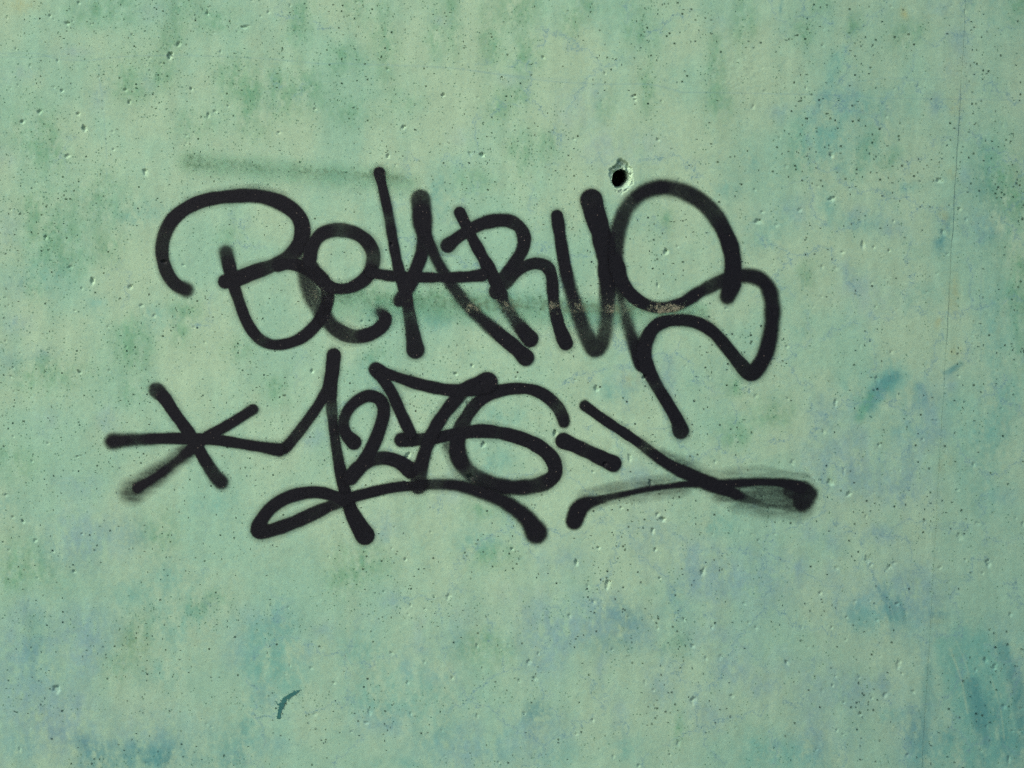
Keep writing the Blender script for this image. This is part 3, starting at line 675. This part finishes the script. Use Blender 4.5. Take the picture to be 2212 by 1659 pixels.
# bore of the drilled hole
rv, rp = build_panel.rim
nb = len(rv); V = [rv]; P4 = [rp]; Q = []
hc = np.array([wx(HX), 0, wz(HY)])
for t, dpt in enumerate((0.006, 0.014, 0.026, 0.05, 0.10)):
    v = rv.copy(); v[:, 1] = v[:, 1] * (1 - min(1, (t + 1) / 2)) + (dpt + 0.002)
    v[:, 0] += 0.0003 * np.sin(np.arange(nb) * 0.7 + t) - (0.30 * min(dpt, 0.018) + 0.08 * dpt); v[:, 2] += 0.30 * min(dpt, 0.018) + 0.08 * dpt; V.append(v)
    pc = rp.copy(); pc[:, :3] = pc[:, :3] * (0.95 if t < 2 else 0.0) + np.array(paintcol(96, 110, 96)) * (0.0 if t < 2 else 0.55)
    P4.append(pc)
    k = np.arange(nb); k2 = (k + 1) % nb
    Q.append(np.stack([t * nb + k, (t + 1) * nb + k, (t + 1) * nb + k2, t * nb + k2], -1))
V = np.vstack(V); P4 = np.vstack(P4)
nl = len(V) - nb
q = [(nl + i, nl + i + 1, nl + nb - 2 - i, nl + nb - 1 - i) for i in range(nb // 2 - 1)]
Q.append(np.array(q))
bore = link("drilled_hole", make_mesh("drilled_hole", V, np.concatenate(Q), dict(paint=P4, green=np.zeros(len(V)))), M_WALL, wall)
bore['label'] = "round dark drilled hole with a chipped rim"

# ------------------------------------------------------------------ lettering
def s_(*pts): return list(pts)
SO, VS = 6.5, 13.0        # softness of spray held further off
LET = {}
LET['B'] = ([
    s_((402,626,26,9,.95),(378,613,28),(360,587,29),(350,550,29),(353,515,30),(370,478,30),(402,450,29),(445,432,28),(500,424,29,4),(555,423,31,5),(605,437,33,4),(640,462,34),(653,493,34),(646,528,34),(622,556,31),(590,573,30),(550,587,35),(512,602,35),(494,606,31),(486,608,29)),
    s_((488,545,28,7,.95),(495,575,29),(503,610,28),(515,648,25),(533,695,25),(556,728,25),(583,743,23),(615,743,23),(652,729,26),(685,698,28),(704,663,28),(708,632,30),(695,602,30),(662,580,29),(628,570,26),(600,573,26)),
    s_((500,412,12,12,.35),(555,410,14,12,.45),(610,425,14,10,.4))], 0)
LET['e'] = ([
    s_((668,560,26),(674,533,28),(690,509,28),(714,498,29),(740,497,30),(768,504,30),(791,520,30),(805,545,30),(804,572,30),(790,600,28),(762,619,25),(735,624,24),(708,617,26),(685,597,28),(670,573,28)),
    s_((656,560,22,8,.62),(660,590,32,8,.72),(667,620,38,9,.80),(678,645,38,8,.85),(695,675,36,7,.88),(717,703,33,6,.92),(742,720,32),(770,727,30),(802,720,29),(825,704,28),(832,687,27,4),(819,672,18,11,.8))], 1)
LET['KA'] = ([
    s_((819,373,23),(829,417,21),(840,470,21),(852,540,22),(863,590,24),(876,637,27),(886,690,28),(893,730,33),(897,755,36)),
    s_((908,430,38,4),(910,452,44,5),(912,480,42,SO),(915,508,32,4),(911,545,28),(899,580,28),(886,612,30),(873,636,28),(862,650,25,5)),
    s_((914,492,28,4),(925,522,26,4),(940,555,24,6,.88),(957,587,25,6,.9),(980,622,26,7,.86),(1004,653,27,8,.84),(1030,680,27,8,.86),(1056,703,28,7,.9),(1085,728,30),(1112,750,32),(1135,772,34)),
    s_((800,588,23),(840,595,23),(880,598,22),(937,599,21),(1000,598,23),(1040,594,26))], 2)
LET['R'] = ([
    s_((993,459,23),(1008,490,24),(1022,518,25),(1041,553,26),(1056,580,28),(1068,603,30),(1080,632,30,4),(1092,658,26,9,.82),(1110,688,28,9,.86),(1130,714,33,4),(1145,732,34)),
    s_((967,530,28),(990,512,27),(1018,494,28),(1045,482,29,4),(1075,476,29,4),(1102,478,28),(1123,492,28),(1132,515,30),(1128,540,29),(1113,565,27),(1095,590,28),(1078,615,31),(1073,630,33)),
    s_((1090,612,27),(1112,588,27),(1135,574,27),(1160,569,27),(1182,577,27),(1192,600,26),(1194,630,26,3),(1198,665,25,4),(1206,700,27),(1216,728,30),(1222,741,30))], 0)
LET['U'] = ([
    s_((1203,466,25),(1208,500,26),(1214,540,28),(1222,585,29,4),(1232,625,29,8,.90),(1247,672,32,9,.87),(1263,716,36,9,.9),(1285,751,44,5),(1302,730,32,9,.9),(1309,698,30,11,.86),(1313,650,34,10,.9),(1313,600,40,4),(1308,545,43,4),(1297,500,45,3),(1285,463,47),(1277,432,46)),
    s_((1331,610,26,VS,.8),(1346,665,24,VS,.75),(1360,715,26,10,.85),(1376,757,34,6,.95),(1388,785,34,4))], 1)
LET['S'] = ([
    s_((1345,640,14,8,.5),(1336,600,30,6,.95),(1330,560,34,6,.95),(1331,525,34,7,.95),(1337,490,34,8,.93),(1352,452,32,8,.93),(1380,421,32,8,.94),(1415,406,33,8,.95),(1450,406,34,8,.95),(1488,419,36,7,.95),(1522,441,36,SO),(1549,472,36,5),(1568,508,35,4),(1579,540,36,4),(1583,575,38,4),(1580,612,40,4),(1571,640,32,5)),
    s_((1334,575,28),(1347,614,28),(1370,643,28),(1404,661,26,4),(1437,664,25,4),(1475,653,25,4),(1508,632,26,4),(1541,615,28),(1575,601,31,5),(1610,595,32,SO),(1640,602,33,7),(1659,622,33,7),(1667,655,34,8,.97),(1667,693,33,8,.97),(1661,735,34,7),(1648,775,33,5),(1622,806,36,3),(1597,784,31),(1575,757,28),(1541,718,27,4),(1508,698,26,4),(1475,691,26,4),(1437,694,27),(1412,708,28),(1395,737,30),(1391,768,33),(1401,800,29),(1420,836,26),(1441,870,26),(1461,905,29),(1470,930,32))], 2)
NUM = {}
NUM['1'] = ([
    s_((606,972,24,4),(620,963,24),(650,927,23),(687,876,23),(706,842,24),(717,800,29),(721,767,32),(718,800,30),(715,850,26),(718,900,23),(724,950,22),(732,1000,24),(742,1050,27),(757,1100,31),(775,1135,36),(788,1156,38))], 0)
NUM['2'] = ([
    s_((764,955,30),(748,938,26),(742,915,24),(749,890,24),(768,868,24),(795,855,25),(820,863,27),(829,886,27),(822,920,27),(805,963,29),(782,1003,30),(757,1032,32),(772,1012,30),(797,996,29),(830,989,29),(862,998,30),(886,1015,34))], 1)
NUM['7'] = ([
    s_((812,798,27),(854,813,22),(904,829,25),(954,840,25),(990,843,28),(1022,836,38),(1052,826,42)),
    s_((812,798,27),(832,826,25),(847,850,24),(861,882,24),(875,912,24),(886,935,23)),
    s_((1000,845,28),(985,862,29),(962,890,28),(942,920,28),(925,955,28),(912,995,29),(905,1025,33),(903,1048,34))], 2)
NUM['6'] = ([
    s_((867,950,29,4),(905,949,26),(945,945,26),(990,936,28),(1035,931,29),(1075,934,29),(1120,945,30),(1160,962,32),(1188,985,33),(1199,1010,34),(1194,1030,33),(1170,1045,33,4),(1135,1052,33,SO),(1095,1052,33,SO),(1055,1043,35,SO),(1020,1025,36,SO),(997,1000,38,SO),(987,970,38,SO),(992,935,33,4),(1005,905,29),(1025,876,28),(1050,856,27),(1080,844,26),(1115,839,24),(1150,842,24),(1180,856,26),(1203,878,27),(1215,900,26),(1218,912,22,4)),
    s_((965,960,18,10,.6),(975,990,16,12,.4),(990,1020,16,12,.4))], 0)
NUM['underline'] = ([
    s_((742,1080,25),(715,1069,24),(685,1063,26),(650,1066,28),(615,1077,28),(584,1098,28),(564,1125,30),(558,1146,32),(576,1147,30),(605,1139,30),(640,1126,28),(675,1110,28),(705,1096,26),(735,1083,26),(770,1071,24),(837,1055,23),(890,1048,23),(930,1046,23,4),(985,1048,24,SO),(1035,1062,26,7),(1080,1079,28,8),(1110,1097,32,8),(1135,1117,38,8),(1150,1137,42,7),(1158,1150,42,7))], 1)
STAR = {'*': ([
    s_((243,953,30,9,.93),(290,950,28,7,.96),(345,947,26,5),(400,947,25),(440,948,24),(483,952,24),(550,963,24,4),(600,971,26,4)),
    s_((338,843,31,4),(355,860,29),(375,890,25),(395,917,25),(417,950,28),(440,990,27),(463,1025,29,4),(477,1041,28,7)),
    s_((546,884,22),(500,913,22),(445,945,26),(412,970,26,6),(375,1000,25,8),(335,1030,24,9),(296,1054,24,9)),
    s_((415,966,36,8,.6),(370,1000,40,12,.62),(325,1035,44,16,.62),(285,1062,46,18,.6))], 2)}
DASH = {'-': ([s_((1217,952,32),(1250,966,32),(1290,985,32),(1324,1001,34))], 2)}
TICK = {'x': ([
    s_((1263,876,21),(1304,906,21),(1371,950,22),(1411,980,24,4),(1448,1005,27,5),(1495,1028,33,SO),(1534,1045,33,7),(1573,1060,31,8),(1600,1072,25,9,.95),(1638,1084,18,9,.85),(1666,1091,16,10,.65),(1710,1092,20,12,.55)),
    s_((1240,1126,32,6),(1248,1104,42,6),(1262,1090,34,6),(1286,1082,22,6),(1312,1075,18,6),(1352,1066,15,6,.96),(1391,1058,14,6,.95),(1443,1050,14,6,.95),(1495,1045,16,6),(1547,1045,20,7),(1599,1043,22,8),(1638,1041,18,8),(1677,1042,20,8),(1703,1046,26,8),(1729,1054,32,7)),
    s_((1706,1060,36,12,.92),(1736,1067,54,8),(1731,1084,44,11)),
    s_((1732,1062,46,8),(1750,1067,30,8)),
    s_((1585,1062,12,7,.75),(1640,1062,8,6,.55),(1690,1062,10,7,.6),(1725,1066,24,9,.8)),
    s_((1600,1070,12,7,.7),(1650,1074,8,6,.6),(1700,1078,12,8,.7)),
    s_((1610,1055,8,5,.5),(1660,1054,6,5,.42),(1700,1056,10,7,.6)),
    s_((1270,1080,36,8,.36),(1330,1063,40,9,.36),(1400,1055,42,9,.34),(1470,1047,40,10,.32)),
    s_((1430,985,30,8,.42),(1480,1010,30,9,.45),(1530,1030,26,9,.4)),
    s_((1520,1031,26,8,.24),(1600,1030,32,10,.26),(1670,1030,32,12,.22),(1735,1042,30,14,.2)),
    s_((1560,1062,40,12,.60),(1610,1068,50,14,.55),(1660,1072,58,16,.55),(1710,1076,66,20,.62)),
    s_((1600,1080,50,16,.35),(1660,1088,56,18,.36),(1725,1092,52,20,.34))], 0)}
LEV = (0.35, 0.60, 0.85)
INKALL = np.zeros(GX.shape, np.float32)
def sheet(name, C, win, lev, mat, parent, origin, attrs=None, thr=0.03):
    """a film of paint that follows the wall's own relief"""
    jj, ii = win
    cell = np.maximum(np.maximum(C[:-1, :-1], C[1:, :-1]), np.maximum(C[:-1, 1:], C[1:, 1:])) > thr
    Xc = GX[jj, ii]; Yc = GY[jj, ii]
    inhole = (np.hypot(Xc - HX, (Yc - HY) / 1.05) < HR + 2.5)
    cell &= ~(inhole[:-1, :-1] | inhole[1:, :-1] | inhole[:-1, 1:] | inhole[1:, 1:])
    idx = np.arange(C.size).reshape(C.shape)
    Q = np.stack([idx[:-1, :-1][cell], idx[1:, :-1][cell], idx[1:, 1:][cell], idx[:-1, 1:][cell]], -1)
    used = np.unique(Q)
    remap = np.full(C.size, -1, np.int64); remap[used] = np.arange(len(used))
    V = np.stack([POSX[jj, ii], posy(H[jj, ii] + lev), POSZ[jj, ii]], -1).reshape(-1, 3)[used] - np.array(origin)
    A = {k: a.reshape(-1)[used] for k, a in (attrs or dict(ink=C)).items()}
    return link(name, make_mesh(name, V, remap[Q], A), mat, parent)
def lettering(table, parent, origin, names, labels):
    for key, (paths, lv) in table.items():
        win = path_window(paths, 22)
        C = stroke_cov(paths, win, 0.9, 1.0, 0.20)
        X = GX[win]; Y = GY[win]
        C = C * (1 - 0.10 * fbm(X, Y, 40, 91, 2))
        np.maximum(INKALL[win], C, out=INKALL[win])
        o = sheet(names[key], C, win, LEV[lv], M_INK, parent, origin)
        if key in labels: o['label'] = labels[key]
def root(name, px, py, label, cat, group=None):
    loc = (wx(px), 0.0, wz(py))
    e = link(name, None); e.location = loc; e.empty_display_size = 0.05
    tag(e, label, cat, group)
    return e, loc
e, o_ = root("graffiti_name", 960, 950, "black spray painted name in large looping letters, upper line of the tag", "graffiti")
lettering(LET, e, o_, {k: "letter" for k in LET}, {'B': "letter B with a wide hooked top", 'e': "round lower case e with a soft grey left side", 'KA': "tall K and A joined by a crossbar", 'R': "angular R with a long leg", 'U': "narrow pointed U with thick right stroke", 'S': "large looping S with a long tail"})
e, o_ = root("graffiti_number", 880, 1180, "black spray painted number 1276 with a looped underline, below the name", "graffiti")
lettering(NUM, e, o_, {'1': "digit", '2': "digit", '7': "digit", '6': "digit", 'underline': "underline"}, {'1': "digit 1 with a long upstroke", '2': "digit 2 with a curled start", '7': "digit 7 with a serif and crossbar", '6': "wide round digit 6", 'underline': "looping underline swinging below the digits"})
def single(name, table, label, cat, px, py):
    (paths, lv), = table.values()
    win = path_window(paths, 30)
    C = stroke_cov(paths, win, 0.9, 0.8, 0.20)
    C *= 1 - np.clip(1 - C, 0, 1) * 1.3 * np.clip(fbm(GX[win] * .35, GY[win] * 1.6, 12, 97, 2) - .35, 0, 1)
    np.maximum(INKALL[win], C, out=INKALL[win])
    loc = (wx(px), 0.0, wz(py))
    o = sheet(name, C, win, LEV[lv], M_INK, None, loc)
    o.location = loc
    tag(o, label, cat)
single("graffiti_asterisk", STAR, "black sprayed six-armed asterisk before the number", "graffiti", 425, 1075)
single("graffiti_dash", DASH, "short thick black dash after the digit 6", "graffiti", 1270, 1015)
single("graffiti_swoosh", TICK, "black crossed flourish fading into grey overspray, beneath the tail of the S", "graffiti", 1490, 1140)

# ------------------------------------------------------------------ two worn stripes and a dab of brush paint
def stripe(pts, halo_pts, label, px, py, tanzones):
    paths = [pts, halo_pts]
    win = path_window(paths, 40)
    X = GX[win]; Y = GY[win]
    sp = stroke_cov([pts], win); ha = stroke_cov([halo_pts], win)
    ink = INKALL[win]
    tn = np.zeros(X.shape)
    for (tx, ty, rx, ry, v) in tanzones:
        tn = np.maximum(tn, v * np.exp(-((X - tx) / rx) ** 2 - ((Y - ty) / ry) ** 2))
    sp = np.where(ink > .5, np.maximum(sp * 0.35, tn * 0.85), sp * 0.86) * (0.6 + 0.8 * fbm(X, Y, 60, 95, 2))
    ha = ha * (1 - sstep(.1, .7, ink)) * (0.4 + 0.9 * fbm(X, Y, 40, 96, 3))
    tan = np.maximum(sstep(.35, .7, ink), 0.5 * tn)
    loc = (wx(px), 0.0, wz(py))
    o = sheet("faded_stripe", np.maximum(np.clip(sp, 0, 1), np.clip(ha, 0, 1)), win, 1.15, M_STRIPE, None, loc, dict(halo=np.clip(ha, 0, 1), speck=np.clip(sp, 0, 1), tan=tan), 0.05)
    o.location = loc
    tag(o, label, "paint stripe", "faded sprayed stripes")
stripe([(412, 348, 44, 22), (480, 354, 38, 20), (560, 362, 36, 18), (640, 368, 34, 18), (720, 374, 32, 16), (800, 380, 28, 16), (876, 386, 24, 14)],
       [(410, 350, 44, 20), (520, 362, 44, 20), (650, 374, 44, 20), (780, 384, 44, 20), (880, 396, 44, 20)],
       "faded greenish speckled stripe above the letters B and e", 640, 400, [(715, 372, 50, 14, .5), (830, 382, 40, 12, .35)])
stripe([(690, 632, 34, 14), (760, 645, 46, 20), (850, 648, 50, 22), (950, 650, 52, 22), (1060, 656, 44, 20), (1160, 656, 50, 22), (1250, 664, 34, 14), (1350, 668, 32, 14), (1440, 668, 30, 12), (1512, 672, 28, 10)],
       [(740, 655, 56, 24), (850, 665, 60, 24), (1000, 665, 60, 24), (1150, 670, 60, 24), (1300, 678, 56, 22), (1420, 676, 44, 18), (1514, 674, 34, 10)],
       "faded stripe with sandy specks where it crosses the letters of the name", 1100, 700,
       [(686, 632, 22, 16, .8), (1018, 664, 34, 20, .85), (1102, 660, 32, 20, .8), (1195, 664, 30, 22, .75), (1252, 667, 40, 20, .8), (1330, 668, 50, 16, .9), (1440, 668, 62, 15, 1.1)])
paths = [[(602, 1549, 9, 2), (604, 1538, 7, 2), (608, 1524, 11, 3), (615, 1511, 9, 3), (627, 1503, 8, 3), (637, 1496, 9, 3)], [(643, 1494, 6, 3, .9), (648, 1489, 5, 3, .8)], [(598, 1518, 5, 3, .6), (606, 1526, 5, 3, .7)]]
win = path_window(paths, 12)
loc = (wx(612), 0.0, wz(1552))
o = sheet("brush_mark", stroke_cov(paths, win), win, 0.45, M_SMEAR, None, loc); o.location = loc
tag(o, "small dark teal brush dab on the lower wall, under the number", "paint mark")
